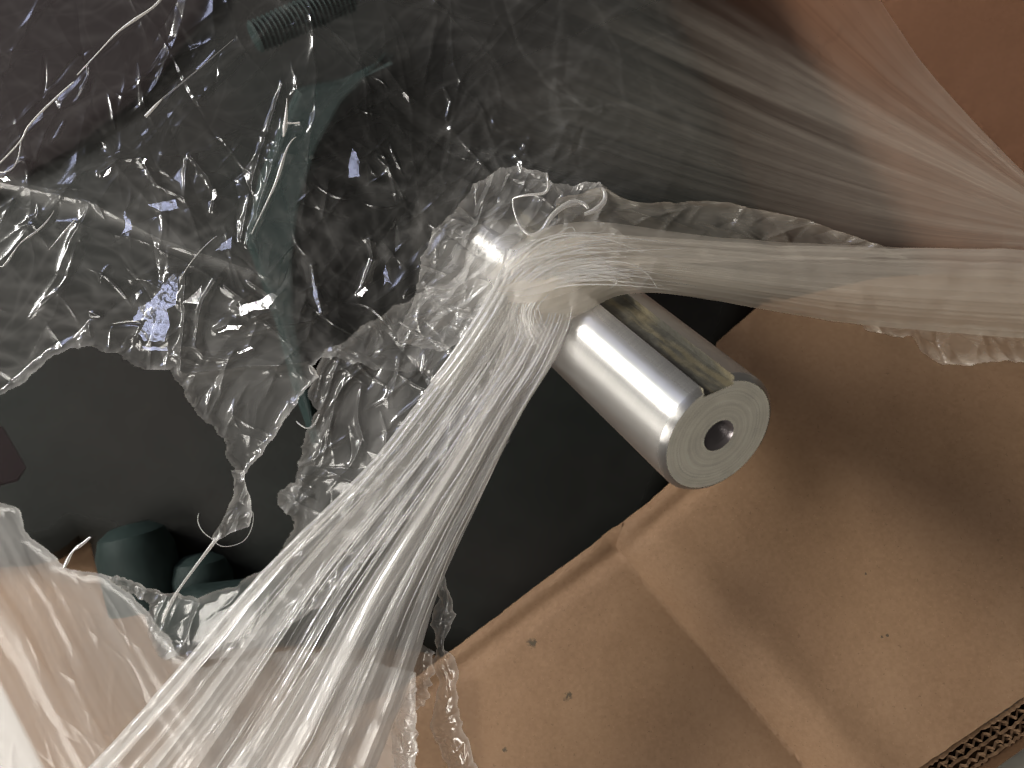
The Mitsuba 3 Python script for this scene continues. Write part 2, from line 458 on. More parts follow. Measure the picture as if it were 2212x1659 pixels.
def h_left(x, y):
    e = line_side(x, y, (960, 1410), (1345, 1125))
    return fold(x, y) - 0.0024 * bell(e - 46, 20) + np.clip(np.abs(line_side(x, y, CA, CB)) / 70, 0, 1) * 0.0018 * fb(x / 220, y / 220, 3, 8) - 0.003 * np.clip((1300 - x) / 80, 0, 1) * np.exp(-np.clip(e, 0, None) / 12)


SPECKS += [(tuple(map(float, P(x, y, d_right(x, y)))), r_) for x, y, r_ in [(1149, 1388, 0.0021), (1229, 1502, 0.0016), (1222, 1512, 0.0011), (1905, 1376, 0.0006), (1916, 1372, 0.0006), (1935, 1655, 0.0007), (1870, 1240, 0.0005), (1090, 1620, 0.0010), (1600, 1460, 0.0005)]]
label('carton', 'brown kraft cardboard carton lying open under the steel shaft', 'cardboard box')
board('carton__panel', [(1345, 1128), (1425, 1064), (1510, 985), (1530, 860), (1548, 740), (1640, 660), (1900, 600), (2500, 560), (2500, 1310), (1985, 1659), (1880, 1740), (1815, 1740), (1745, 1659), (1640, 1538), (1480, 1353), (1380, 1238), (1330, 1180)], d_right, 'kraft', 7, 0.004, 3, 1, h_panel)
label('carton__panel', 'large folded flap of the carton on the right')
board('carton__panel_001', [(860, 1490), (985, 1398), (1180, 1250), (1345, 1128), (1334, 1180), (1384, 1238), (1484, 1353), (1644, 1538), (1749, 1659), (1820, 1742), (500, 1760), (600, 1600)], lambda x, y: d_right(x, y) + 0.0003, 'kraft', 7, 0.004, 3, 1, h_left)
label('carton__panel_001', 'lower flap of the carton left of the crease')
# torn double-wall edge at the lower right: liners and flutes
EA, EB = np.array([1940.0, 1690.0]), np.array([2260.0, 1476.0])
ed = (EB - EA) / np.linalg.norm(EB - EA)
ep = np.array([-ed[1], ed[0]])                      # across the edge, to the lower right


def edge_strip(o0, o1, dd, wave, seed, n=260, back=0.012):
    s = np.linspace(0, 1, n)
    c = EA + (EB - EA) * s[:, None]
    rag = (nz(s * 60, s * 0, seed) - 0.5) * 9 + (nz(s * 17, s * 0, seed + 1) - 0.5) * 8
    w = wave * np.abs(((s * 34 + seed * 0.3) % 2) - 1) if wave else 0 * s
    rows_ = []
    for o, db in ((o0, 0.0), (o1, 0.0006), (o1, back)):
        q = c + ep * (o + w + rag)[:, None]
        rows_.append(P(q[:, 0], q[:, 1], d_right(q[:, 0], q[:, 1]) + dd + db))
    v_ = np.stack(rows_)
    return trimesh.Trimesh(v_.reshape(-1, 3), tris(quads(3, n)), process=False)


for k, (o0, o1, dd, wave, mat) in enumerate([(-2, 9, 0.0010, 0, 'kraft'), (10, 17, 0.0030, 10, 'kraft'), (12, 18, 0.0046, 11, 'kraft'), (30, 38, 0.0055, 0, 'kraft'),
                                             (38, 46, 0.0072, 10, 'kraft'), (44, 50, 0.0088, 10, 'kraft'), (60, 68, 0.0096, 0, 'kraft')]):
    nm = 'carton__liner' if not wave else 'carton__flute'
    key, i = nm, 0
    while key in scene:
        i += 1
        key = f'{nm}_{i:03d}'
    add(key, edge_strip(o0, o1, dd, wave, k), mat, False)
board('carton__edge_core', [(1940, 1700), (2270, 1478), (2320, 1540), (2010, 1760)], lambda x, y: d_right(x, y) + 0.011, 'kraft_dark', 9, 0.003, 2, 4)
board('pale_board', [(2060, 1720), (2130, 1655), (2190, 1612), (2300, 1580), (2400, 1760)], lambda x, y: 0.352 + 0 * x, 'pale_card', 9, 0.003, 3, 5, lambda x, y: 0.002 * fb(x / 60, y / 60, 3, 2))
label('pale_board', 'pale grey sheet peeking out below the torn cardboard edge', 'sheet')
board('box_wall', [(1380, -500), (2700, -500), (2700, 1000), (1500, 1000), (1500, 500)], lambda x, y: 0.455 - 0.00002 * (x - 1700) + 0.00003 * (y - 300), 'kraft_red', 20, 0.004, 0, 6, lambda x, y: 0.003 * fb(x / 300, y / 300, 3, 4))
label('box_wall', 'reddish brown cardboard box wall in shade behind the hazy film', 'cardboard box')
board('bottom_board', [(-500, 1090), (120, 1110), (300, 1130), (1100, 1300), (1300, 1500), (1300, 2000), (-500, 2000)], lambda x, y: 0.430 - 0.00003 * (y - 1300) + 0 * x, 'kraft', 20, 0.004, 0, 7, lambda x, y: 0.002 * fb(x / 200, y / 200, 3, 9))
label('bottom_board', 'lit tan cardboard sheet under the loose film at lower left', 'cardboard sheet')


# ------------------------------------------------------------------ stretch film
GLOSS = 0.085


def film_uv(haze, gloss):
    haze = np.clip(haze, 0, 0.97)
    gloss = np.clip(gloss, 0.0, 1.0) * (1 - haze)
    op = np.clip(haze + gloss, 1e-3, 0.985)
    return np.stack([op, haze / op], -1)


def hairs(X, Y, n, box, length, angles, amp, width, seed, focus=None):
    """Faint whitened stretch marks: n slender curved streaks."""
    r = np.random.default_rng(seed)
    h = np.zeros_like(X)
    for _ in range(n):
        cx, cy = r.uniform(box[0], box[2]), r.uniform(box[1], box[3])
        a = r.choice(angles) + r.normal(0, 0.3) if focus is None or r.random() < 0.35 else math.atan2(focus[1] - cy, focus[0] - cx) + r.normal(0, 0.12)
        l, w, m = r.uniform(*length), r.uniform(*width), r.uniform(0.2, 1) * amp
        sel = (np.abs(X - cx) < l + 3 * w) & (np.abs(Y - cy) < l + 3 * w)
        if not sel.any():
            continue
        x, y = X[sel] - cx, Y[sel] - cy
        u, v = x * math.cos(a) + y * math.sin(a), -x * math.sin(a) + y * math.cos(a)
        v = v + r.uniform(-0.5, 0.5) * u * u / l + 3 * np.sin(u / 17 + r.uniform(0, 6))
        t = np.clip(1 - (u / l) ** 2, 0, 1)
        h[sel] += m * np.exp(-(v / (w * (0.3 + 0.7 * t))) ** 2) * t
    return h


def creases(X, Y, n, box, length, angles, amp, width, seed):
    """Sum of n sharp folds strewn over box; each is straight, tapers off at its ends and has a crisp apex."""
    r = np.random.default_rng(seed)
    h = np.zeros_like(X)
    for _ in range(n):
        cx, cy = r.uniform(box[0], box[2]), r.uniform(box[1], box[3])
        a = r.choice(angles) + r.normal(0, 0.25)
        l, w, m = r.uniform(*length), r.uniform(*width), r.uniform(0.35, 1) * amp * r.choice([-1, 1], p=[0.3, 0.7])
        reach = l + 4 * w
        sel = (np.abs(X - cx) < reach) & (np.abs(Y - cy) < reach)
        if not sel.any():
            continue
        x, y = X[sel] - cx, Y[sel] - cy
        u, v = x * math.cos(a) + y * math.sin(a), -x * math.sin(a) + y * math.cos(a)
        v = v + r.uniform(-0.25, 0.25) * u * u / l
        h[sel] += m * np.exp(-np.abs(v) / (w * (0.25 + np.abs(np.clip(1 - (u / l) ** 2, 0, 1))))) * np.clip(1 - (u / l) ** 2, 0, 1)
    return h


def film(key, ctrl, nu, nv, hfun, hazefun, glossfun=None, poly=None, ragged=(10, 22), curl=0.002, edge_haze=0.25, edge_w=8.0, seed=0, holes=(), edge_mask=None, ends=0.0):
    c = surface(ctrl, nu, nv)
    X, Y = c[..., 0], c[..., 1]
    S, Tt = np.meshgrid(np.linspace(0, 1, nu), np.linspace(0, 1, nv), indexing='ij')
    base = P(X, Y, c[..., 2])
    n = normals(base)
    h = hfun(X, Y, S, Tt)
    haze = hazefun(X, Y, S, Tt)
    gloss = np.full_like(X, GLOSS) if glossfun is None else glossfun(X, Y, S, Tt)
    if ends:                                     # the gathered end thins out into the knot
        k = np.clip((S + 0.05 * (nz(Tt * 40, S * 3, seed + 30) - 0.5)) / ends, 0, 1)
        haze, gloss = haze * k, gloss * k
    keep = np.ones(X.shape, bool)
    if poly is not None:
        pg = sg.Polygon(poly, holes).buffer(0)
        rx = X + ragged[0] * 2 * fb(X / ragged[1], Y / ragged[1], 3, seed + 11)
        ry = Y + ragged[0] * 2 * fb(X / ragged[1], Y / ragged[1], 3, seed + 12)
        keep = shapely.contains_xy(pg, rx, ry)
        dist = shapely.distance(shapely.points(rx, ry), pg.boundary)
        e = np.exp(-dist / edge_w) * (1.0 if edge_mask is None else edge_mask(X, Y))
        h = h + curl * e * (0.3 + 1.4 * nz(X / 30, Y / 30, seed + 13))
        haze = haze + edge_haze * e * (0.4 + 1.2 * nz(X / 13, Y / 13, seed + 14))
        gloss = gloss * (1 + 1.0 * e)
    v = base + h[..., None] * n
    f = tris(quads(nu, nv))
    f = f[keep.ravel()[f].all(1)]
    used = np.zeros(nu * nv, bool)
    used[f.ravel()] = True
    re = np.cumsum(used) - 1
    uv = film_uv(haze, gloss).reshape(-1, 2)[used]
    add(key, (v.reshape(-1, 3)[used], re[f]), 'bounce_tinted_film' if key.startswith(('film_band', 'film_veil')) else 'film', True, uv=uv)


def tube(path, r, n=None, sides=5, seed=0, wob=0.0):
    """A strand through (x, y, depth) points; r: one radius or several along it, in metres."""
    p = np.asarray(path, float)
    n = n or max(12, int(np.linalg.norm(np.diff(p[:, :2], axis=0), axis=1).sum() / 3))
    c = spline(p, n) if len(p) > 2 else np.linspace(p[0], p[1], n)
    q = P(c[:, 0], c[:, 1], c[:, 2])
    rr_ = np.interp(np.linspace(0, 1, n), np.linspace(0, 1, np.size(r)), np.atleast_1d(r))
    if wob:
        rr_ = rr_ * (1 + wob * (nz(np.arange(n) * 0.12, np.zeros(n), seed) - 0.5) * 2)
    t = np.gradient(q, axis=0)
    t /= np.linalg.norm(t, axis=1, keepdims=True) + 1e-12
    a = np.cross(t, FWD)
    a /= np.linalg.norm(a, axis=1, keepdims=True) + 1e-12
    b = np.cross(t, a)
    th_ = np.arange(sides) / sides * 2 * np.pi
    v_ = q[:, None] + rr_[:, None, None] * (np.cos(th_)[None, :, None] * a[:, None] + np.sin(th_)[None, :, None] * b[:, None])
    i, j = np.meshgrid(np.arange(n - 1), np.arange(sides), indexing='ij')
    f = np.stack([i * sides + j, i * sides + (j + 1) % sides, (i + 1) * sides + (j + 1) % sides, (i + 1) * sides + j], -1).reshape(-1, 4)
    return v_.reshape(-1, 3), tris(f)


def strands(key, items, haze=0.45, gloss=0.35):
    """Several strands of one film as one part."""
    vs, fs, us, at = [], [], [], 0
    for k, it in enumerate(items):
        v_, f_ = tube(it[0], it[1], seed=k, wob=0.2)
        hz, gl = (it[2], it[3]) if len(it) > 2 else (haze, gloss)
        vs.append(v_)
        fs.append(f_ + at)
        us.append(np.tile(film_uv(np.array([hz]), np.array([gl])), (len(v_), 1)))
        at += len(v_)
    add(key, (np.vstack(vs), np.vstack(fs)), 'film', True, uv=np.vstack(us))


def grid_ctrl(xs, ys, dfun):
    return [[(x, y, dfun(x, y)) for x in xs] for y in ys]


def crinkle(n, box, amp, seed, lmax=110, ang=(-0.9, 0.6, 1.4, 2.2)):
    return lambda X, Y, S, Tt: creases(X + 30 * fb(X / 90, Y / 90, 3, seed), Y + 30 * fb(X / 90, Y / 90, 3, seed + 1), n, box, (20, lmax), list(ang), amp, (3, 10), seed + 2) + 0.003 * fb(X / 120, Y / 120, 3, seed + 3)


# --- the big crinkled sheet over the machine, with its ragged hole
def dA(x, y):
    return 0.345 + 0.00001 * (x - 600) - 0.004 * math.exp(-((x - 480) ** 2 + (y - 700) ** 2) / 260 ** 2) + 0.0025 * math.sin(x / 170) * math.cos(y / 210)


HOLE_TOP = [(-60, 900), (20, 850), (70, 820), (110, 780), (180, 745), (230, 758), (270, 770), (320, 798), (372, 800), (392, 830), (420, 880), (455, 915), (490, 948), (492, 985), (510, 1010), (522, 1046),
            (545, 1010), (566, 985), (590, 950), (625, 900), (655, 850), (690, 815), (676, 790), (700, 770), (820, 800)]
A_POLY = [(-200, -200), (1640, -200), (1560, 200), (1400, 480), (1160, 560), (1040, 700), (930, 800)] + HOLE_TOP[::-1] + [(-200, 960)]


FOLDS = [([(648, 265), (618, 266), (612, 296), (590, 370), (560, 450), (535, 530)], 0.0022, 9), ([(640, 296), (604, 370), (588, 412), (544, 506)], 0.0018, 7), ([(612, 182), (545, 400), (522, 520)], 0.0012, 6),
         ([(475, 600), (440, 650), (428, 700), (424, 745), (440, 770), (490, 775), (540, 758)], 0.0018, 8), ([(405, 600), (402, 670), (394, 800)], 0.0018, 8), ([(372, 600), (345, 660), (300, 730)], 0.002, 9),
         ([(400, 804), (470, 800), (540, 790), (600, 790), (660, 782)], 0.0022, 8), ([(540, 610), (585, 640), (600, 668), (540, 690), (510, 660), (540, 640)], 0.002, 7), ([(468, 712), (500, 702), (524, 704)], 0.002, 7),
         ([(220, 378), (260, 348), (310, 345)], 0.0018, 8), ([(310, 350), (340, 400), (400, 430), (403, 350)], 0.0014, 8), ([(414, 340), (450, 385), (468, 425), (460, 455)], 0.0018, 7), ([(490, 620), (540, 660), (580, 655), (612, 632)], 0.002, 6),
         ([(0, 395), (200, 440), (350, 520), (560, 590)], 0.0014, 14), ([(800, 520), (805, 560), (790, 600), (775, 635)], 0.0018, 7), ([(676, 575), (680, 620), (698, 680)], 0.0014, 6), ([(960, 190), (975, 220), (965, 260)], 0.001, 6)]


def hA(X, Y, S, Tt):
    wx, wy = X + 60 * fb(X / 160, Y / 160, 3, 1), Y + 60 * fb(X / 160, Y / 160, 3, 2)
    h = 0.004 * fb(X / 330, Y / 330, 3, 3)
    h += creases(wx, wy, 60, (-50, -50, 1250, 1000), (120, 420), [-0.75, -0.6, -1.1, 0.5, 1.3], 0.0013, (12, 40), 21)
    h += creases(wx, wy, 250, (-50, 150, 1300, 1000), (15, 80), [-0.9, 0.6, 1.4, 2.2, 0.1], 0.0010, (3, 9), 22)
    h += creases(wx, wy, 120, (-50, -50, 1300, 500), (60, 260), [-0.7, -0.6, -0.8, 1.2], 0.0006, (4, 12), 24)
    for pts, m, w in FOLDS:
        dist = shapely.distance(shapely.points(X + 5 * fb(X / 25, Y / 25, 2, 9), Y), sg.LineString(pts))
        h += m * np.exp(-dist / w)
    dense = np.clip(1 - np.hypot((X - 500) / 300, (Y - 740) / 260), 0, 1)
    h += dense * creases(wx, wy, 90, (250, 500, 750, 1000), (20, 110), [-0.9, 0.3, 1.4, 2.0], 0.0024, (5, 18), 23)
    return h


def hazeA(X, Y, S, Tt):
    wx, wy = X + 90 * fb(X / 220, Y / 220, 3, 4), Y + 90 * fb(X / 220, Y / 220, 3, 5)
    st = np.clip(fb(wx / 30 + wy / 55, wy / 160 - wx / 200, 4, 6) + 0.04, 0, 1) + 0.8 * np.clip(fb(wx / 90 - wy / 60, wx / 50 * 0.2 + wy / 26 * 0.25, 4, 7), 0, 1)
    fold = 0.16 * bell(line_side(X, Y, (0, 390), (560, 590)) + 26 * fb(X / 120, Y / 120, 2, 8), 16) * np.clip((640 - X) / 120, 0, 1)
    dense = np.clip(1 - np.hypot((X - 520) / 260, (Y - 830) / 260), 0, 1)
    low = np.clip((Y - 330) / 500, 0, 1)
    st = 0.30 * st + hairs(X, Y, 420, (-60, 330, 1250, 900), (40, 200), [-0.6, 0.5, 1.2, 2.2], 0.42, (3, 13), 31, (860, 820)) + hairs(X, Y, 260, (-60, -60, 1500, 560), (60, 300), [-0.5, -0.6, -0.4, 0.45, 0.5, 1.2], 0.45, (3, 12), 32)
    fade = np.clip((1600 - X) / 350, 0, 1)
    return fade * (0.012 + 0.10 * st * (0.4 + low) + fold + 0.14 * dense + 0.06 * np.clip((X - 750) / 500, 0, 1) * (st + 0.2))


label('torn_film_sheet', 'crinkled clear stretch film over the dark machine at upper left with a ragged hole below', 'plastic film')
film('torn_film_sheet__sheet', grid_ctrl([-220, 100, 400, 700, 1000, 1340, 1660], [-220, 100, 350, 600, 850, 1080], dA), 620, 760, hA, hazeA, lambda X, Y, S, Tt: 0.07 * np.clip((1500 - X) / 350, 0, 1), A_POLY, (9, 26), 0.003, 0.28, 9, 1, edge_mask=lambda X, Y: np.clip((Y - 640) / 80, 0, 1) * np.clip((880 - X) / 80, 0, 1))
sA = lambda pts, d=0.333: [(x, y, d) for x, y in pts]
strands('torn_film_sheet__fold', [
    (sA([(352, -8), (325, 20), (292, 42), (260, 65), (232, 92), (167, 162)]), [0.0005, 0.00045, 0.0006, 0.0004, 0.00025, 0.0002], 0.75, 0.9),
    (sA([(160, 177), (117, 215), (62, 272), (46, 302), (0, 352), (-20, 370)]), [0.0002, 0.0004, 0.0003, 0.00028, 0.0003], 0.7, 0.8),
    (sA([(46, 302), (42, 330), (30, 360), (5, 372), (-20, 365)]), [0.0002, 0.0003, 0.0003], 0.3, 0.5),
    (sA([(350, 214), (335, 230), (314, 252)]), [0.0002, 0.00055, 0.0006], 0.8, 0.9),
    (sA([(505, 84), (440, 140), (350, 214)]), [0.00012, 0.0002, 0.0003], 0.12, 0.1),
    (sA([(620, 212), (617, 260), (612, 296)]), [0.0001, 0.0005, 0.0009, 0.0002], 0.8, 0.8),
    (sA([(648, 265), (632, 266), (618, 266)]), [0.00035, 0.00025, 0.0005], 0.75, 0.8),
    (sA([(640, 296), (618, 326), (604, 370), (588, 412), (560, 470), (544, 506)]), [0.0001, 0.0004, 0.0006, 0.0004, 0.0002, 0.0002], 0.5, 0.6),
    (sA([(468, 510), (430, 545), (400, 585), (388, 612)]), [0.00012, 0.00018, 0.00012], 0.4, 0.6),
    (sA([(117, 645 - 190), (90, 490), (64, 510), (40, 530), (18, 562), (0, 575)]), [0.0001, 0.0003, 0.0004, 0.0001, 0.0004, 0.0002], 0.35, 0.6),
    (sA([(162, 520 - 45), (140, 500), (105, 540)]), [0.0002, 0.0004, 0.0001], 0.3, 0.6),
], 0.5, 0.5)
film('torn_film_sheet__tassel', grid_ctrl([440, 480, 520, 570], [1000, 1060, 1120, 1190], lambda x, y: 0.338), 160, 120, crinkle(80, (450, 1000, 570, 1180), 0.0012, 500, 50, (2.0, 2.2, 1.8)), lambda X, Y, S, Tt: 0.10 + 0.45 * np.clip(fb(X / 9 + Y / 14, Y / 60, 3, 503) + 0.08, 0, 1), None,
     [(500, 1015), (530, 1015), (530, 1040), (546, 1078), (552, 1108), (541, 1138), (505, 1148), (474, 1168), (460, 1162), (488, 1112), (508, 1066), (508, 1035)], (2, 12), 0.001, 0.35, 5, 9)
for k_, it_ in enumerate([
    (sA([(478, 1152), (466, 1166), (440, 1200), (410, 1240), (385, 1275), (365, 1310), (350, 1345)], 0.3375), [0.0003, 0.0008, 0.0006, 0.0005, 0.0007, 0.0005], 0.4, 0.15),
    (sA([(430, 1108), (428, 1128), (440, 1150), (466, 1166)], 0.337), [0.0001, 0.00025, 0.0002, 0.0002], 0.25, 0.2),
    (sA([(462, 1165), (480, 1180), (505, 1178), (530, 1165), (545, 1135), (546, 1105)], 0.337), [0.00015, 0.0002, 0.00015, 0.0002, 0.0001], 0.22, 0.2),
    (sA([(195, 1160), (170, 1180), (158, 1190), (146, 1210), (138, 1226)], 0.335), [0.0005, 0.0008, 0.0004, 0.0008, 0.0005], 0.35, 0.7),
    (sA([(640, 910), (665, 925), (680, 915), (690, 895)], 0.336), [0.0003, 0.0004, 0.0003], 0.25, 0.3),
]):
    strands('torn_film_sheet__thread' if not k_ else f'torn_film_sheet__thread_{k_:03d}', [it_])


# tilted facets of the film that mirror the window or the lamps
def facets(key, items):
    for k, (poly, target, gl) in enumerate(items):
        pg = sg.Polygon(poly).buffer(0)
        x0, y0, x1, y1 = pg.bounds
        n = max(8, int(max(x1 - x0, y1 - y0) / 1.5))
        X, Y = np.meshgrid(np.linspace(x0, x1, n), np.linspace(y0, y1, n), indexing='ij')
        d0 = dA((x0 + x1) / 2, (y0 + y1) / 2) - 0.006
        c = P((x0 + x1) / 2, (y0 + y1) / 2, d0)
        view = CAM - c
        view /= np.linalg.norm(view)
        hv = view + (target - c) / np.linalg.norm(target - c)
        hv /= np.linalg.norm(hv)
        ray = P(X, Y, 1.0) - CAM
        tt = ((c - CAM) @ hv) / (ray @ hv)
        v_ = CAM + ray * tt[..., None]
        v_ = v_ + (0.00042 * fb(X / 20, Y / 20, 3, 40 + k))[..., None] * hv
        sz = min(9.0, 0.22 * max(x1 - x0, y1 - y0))
        rx = X + sz * fb(X / 12, Y / 12, 3, 60 + k)
        ry = Y + sz * fb(X / 12, Y / 12, 3, 61 + k)
        keep = shapely.contains_xy(pg, rx, ry)
        f_ = tris(quads(n, n))
        f_ = f_[keep.ravel()[f_].all(1)]
        used = np.zeros(n * n, bool)
        used[f_.ravel()] = True
        re = np.cumsum(used) - 1
        add(key if k == 0 else f'{key}_{k:03d}', (v_.reshape(-1, 3)[used], re[f_]), 'film', True, uv=np.tile(film_uv(np.array([0.03]), np.array([gl])), (used.sum(), 1)))


TW, TC, TK = MID + D_WIN * 2.2, MID + D_CEIL * 1.7, MID + D_KEY * 0.56
facets('torn_film_sheet__facet', [
    ([(372, 590), (386, 592), (380, 660), (362, 668), (368, 700), (356, 740), (310, 735), (300, 720), (318, 690), (285, 695), (300, 665), (330, 645)], TW, 0.10),
    ([(306, 748), (360, 750), (366, 758), (310, 757)], TW, 0.10),
    ([(267, 452), (284, 475), (287, 498), (262, 508), (270, 485)], TW, 0.10),
    ([(318, 442), (380, 430), (388, 450), (350, 456)], TW, 0.09),
    ([(484, 540 - 18), (503, 510), (500, 540), (460, 541)], TW, 0.07),
    ([(760, 318), (778, 350), (776, 380), (750, 384)], TW, 0.07),
    ([(672, 575), (680, 610), (696, 672), (690, 676), (676, 640)], TW, 0.08),
    ([(832, 570), (846, 615), (836, 610), (828, 618)], TW, 0.06),
    ([(512, 640), (520, 660), (560, 648), (585, 632), (600, 640), (580, 668), (545, 672), (520, 685)], TC, 0.07),
    ([(466, 720), (490, 702), (522, 702), (515, 712), (490, 712)], TC, 0.08),
    ([(510, 760), (545, 748), (548, 754), (515, 765)], TC, 0.08),
    ([(220, 386), (228, 368), (242, 360), (236, 378)], TC, 0.08),
    ([(303, 356), (312, 339), (318, 343), (312, 354)], TC, 0.08),
    ([(0, 384), (14, 379), (24, 390), (8, 394)], TC, 0.08),
    ([(768, 634), (790, 618), (796, 628), (780, 642)], TC, 0.08),
    ([(456, 412), (466, 407), (469, 425), (460, 434)], TC, 0.06),
    ([(404, 646), (438, 612), (430, 658), (390, 655)], TC, 0.02),
])


# --- film strip between the hole and the fan, running down to the lower left
STRIP = [(700, 760), (860, 660), (1060, 560), (1120, 760), (960, 1050), (700, 1300), (520, 1420), (350, 1420), (322, 1340), (330, 1300), (280, 1272), (225, 1238), (250, 1235), (350, 1268), (440, 1282), (520, 1258), (590, 1215), (622, 1160), (640, 1112), (606, 1098), (600, 1062), (640, 1040), (650, 960), (690, 880), (660, 850)]
film('torn_film_sheet__strip', grid_ctrl([200, 420, 640, 860, 1140], [540, 760, 980, 1200, 1440], lambda x, y: 0.352 + 0.00001 * (y - 900) + 0.004 * math.sin(x / 90 + y / 140)), 420, 420,
     crinkle(420, (220, 560, 1120, 1430), 0.0016, 80, 160, (2.1, 2.3, 1.9, 0.4)), lambda X, Y, S, Tt: 0.07 + 0.35 * np.clip(fb(X / 22 + Y / 40, Y / 90 - X / 160, 4, 84) + 0.03, 0, 1) + 0.08 * nz(X / 60, Y / 60, 85), None, STRIP, (14, 30), 0.003, 0.3, 10, 3)

# --- gathered collar above the knot
COLLAR = [(1040, 400), (1080, 378), (1120, 366), (1178, 376), (1190, 400), (1240, 402), (1272, 394), (1312, 412), (1300, 450), (1290, 480), (1420, 560), (1380, 630), (1200, 720), (1050, 720), (960, 760), (860, 740), (872, 700), (905, 630), (915, 560), (945, 510), (1000, 450), (1022, 405)]
film('film_fan__collar', grid_ctrl([840, 980, 1120, 1260, 1440], [350, 450, 550, 650, 780], lambda x, y: 0.322 - 0.008 * math.exp(-((x - 1120) ** 2 + (y - 580) ** 2) / 160 ** 2)), 420, 330,
     crinkle(300, (850, 360, 1400, 760), 0.0022, 90, 130, (0.3, -0.5, -0.9, 2.4)),
     lambda X, Y, S, Tt: 0.10 + 0.55 * np.clip(1 - np.hypot((X - 1130) / 230, (Y - 600) / 150), 0, 1) + 0.5 * np.clip(fb(X / 20 + Y / 26, Y / 70 - X / 70, 4, 94) + 0.02, 0, 1), None, COLLAR, (8, 24), 0.003, 0.25, 9, 4)
label('film_fan', 'bright gathered fan of stretched film running from the knot down to lower left', 'plastic film')
strands('film_fan__loop', [
    ([(1182, 375, 0.312), (1184, 395, 0.311), (1178, 415, 0.312), (1150, 420, 0.312), (1122, 424, 0.313), (1108, 430, 0.314)], [0.0003, 0.0006, 0.0005, 0.0004, 0.0003], 0.5, 0.8),
    ([(1108, 430, 0.313), (1115, 470, 0.312), (1140, 505, 0.311), (1170, 500, 0.311), (1190, 470, 0.311), (1230, 440, 0.312), (1270, 450, 0.312)], [0.0003, 0.0004, 0.0006, 0.0008, 0.0009, 0.001, 0.0006], 0.35, 0.6),
    ([(1300, 405, 0.312), (1306, 430, 0.312), (1290, 450, 0.312), (1262, 462, 0.312)], [0.0004, 0.0008, 0.0012, 0.0005], 0.35, 0.5),
])


# --- the fan itself: pleated layers that spread from the knot
def fan_ctrl(left, right, d0, d1, bow=0.0, cols=7):
    left, right = spline(left, 9), spline(right, 9)
    out = []
    for i in range(9):
        k = i / 8
        row = []
        for j in range(cols):
            t = j / (cols - 1)
            q = left[i] * (1 - t) + right[i] * t
            row.append((q[0], q[1], d0 + (d1 - d0) * k - bow * math.sin(math.pi * t) * k))
        out.append(row)
    return out


def pleats(freq, amp, seed, phase=1.0):
    def h(X, Y, S, Tt):
        w = 0.25 + 0.75 * S
        t = Tt + 0.018 * fb(Tt * 5, S * 3, 2, seed) * phase
        a = np.zeros_like(X)
        for k, (f, m) in enumerate(((freq, 1.0), (freq * 2.3, 0.30), (freq * 5.1, 0.07))):
            q = t * f + 1.6 * nz(Tt * f * 0.4, S * 1.3, seed + 3 + k)
            tri = np.abs((q % 1) * 2 - 1)
            a += m * (tri ** 1.3 - 0.5) * (0.3 + 1.3 * nz(Tt * f * 0.6, S * 2.0, seed + 9 + k))
        return amp * w * a + 0.0012 * fb(X / 60, Y / 60, 2, seed + 20) * S
    return h


def streak_haze(base, amp, f, seed, knot=0.35, s_fall=6.0, lo=0.1):
    def hz(X, Y, S, Tt):
        q = Tt + 0.02 * fb(Tt * 6, S * 2, 2, seed)
        s1 = nz(q * f, S * 1.2, seed + 1)
        s2 = nz(q * f * 3.1, S * 2.5, seed + 2)
        s3 = nz(q * f * 8, S * 5, seed + 3)
        st = 0.62 * s1 + 0.26 * s2 + 0.12 * s3
        return base + amp * (np.clip(st - lo, 0, 1) / (1 - lo)) ** 1.6 + knot * np.exp(-S * s_fall)
    return hz


FL = [(1090, 535), (1035, 690), (935, 835), (800, 1010), (600, 1212), (420, 1420), (165, 1700)]
FR = [(1250, 575), (1232, 706), (1177, 815), (1115, 917), (1045, 1060), (963, 1230), (905, 1400), (800, 1690)]
film('film_fan__layer', fan_ctrl(FL, FR, 0.305, 0.300, 0.012), 270, 600, pleats(6.5, 0.0036, 110), streak_haze(0.17, 0.95, 9, 120, 0.65, 3.2, 0.3), lambda X, Y, S, Tt: 0.05 + 0.22 * nz(Tt * 14, S * 3, 7) ** 2, ends=0.05)
FL2 = [(1120, 545), (1100, 700), (1040, 860), (930, 1060), (800, 1260), (660, 1460), (470, 1700)]
film('film_fan__layer_001', fan_ctrl(FL2, FR, 0.311, 0.312, 0.016), 280, 480, pleats(5, 0.0030, 140), streak_haze(0.14, 0.95, 7, 150, 0.65, 3.2, 0.3), lambda X, Y, S, Tt: 0.05 + 0.22 * nz(Tt * 12, S * 3, 8) ** 2, ends=0.05)
# fine taut strands and the rolled left edge
r = np.random.default_rng(5)
FLs, FRs = spline(FL, 9), spline(FR, 9)
items = []
for _ in range(60):
    t = r.beta(1.5, 1.0)
    s0_, s1_ = sorted(r.uniform(0, 1, 2))
    if s1_ - s0_ < 0.12:
        s1_ = min(1.0, s0_ + 0.2)
    pts = []
    for s in np.linspace(s0_, s1_, 6):
        i = min(7, int(s * 8))
        fr = s * 8 - i
        a_, b_ = FLs[i] * (1 - fr) + FLs[i + 1] * fr, FRs[i] * (1 - fr) + FRs[i + 1] * fr
        q = a_ * (1 - t) + b_ * t
        pts.append((q[0] + r.normal(0, 1.5), q[1], 0.303 - 0.004 * s - 0.012 * math.sin(math.pi * t) * s - 0.003))
    rad = r.uniform(0.00010, 0.00032)
    items.append((pts, [rad * 0.3, rad, rad, rad * 0.8, rad * 0.3], r.uniform(0.3, 0.7), r.uniform(0.3, 0.8)))
strands('film_fan__strand', items)
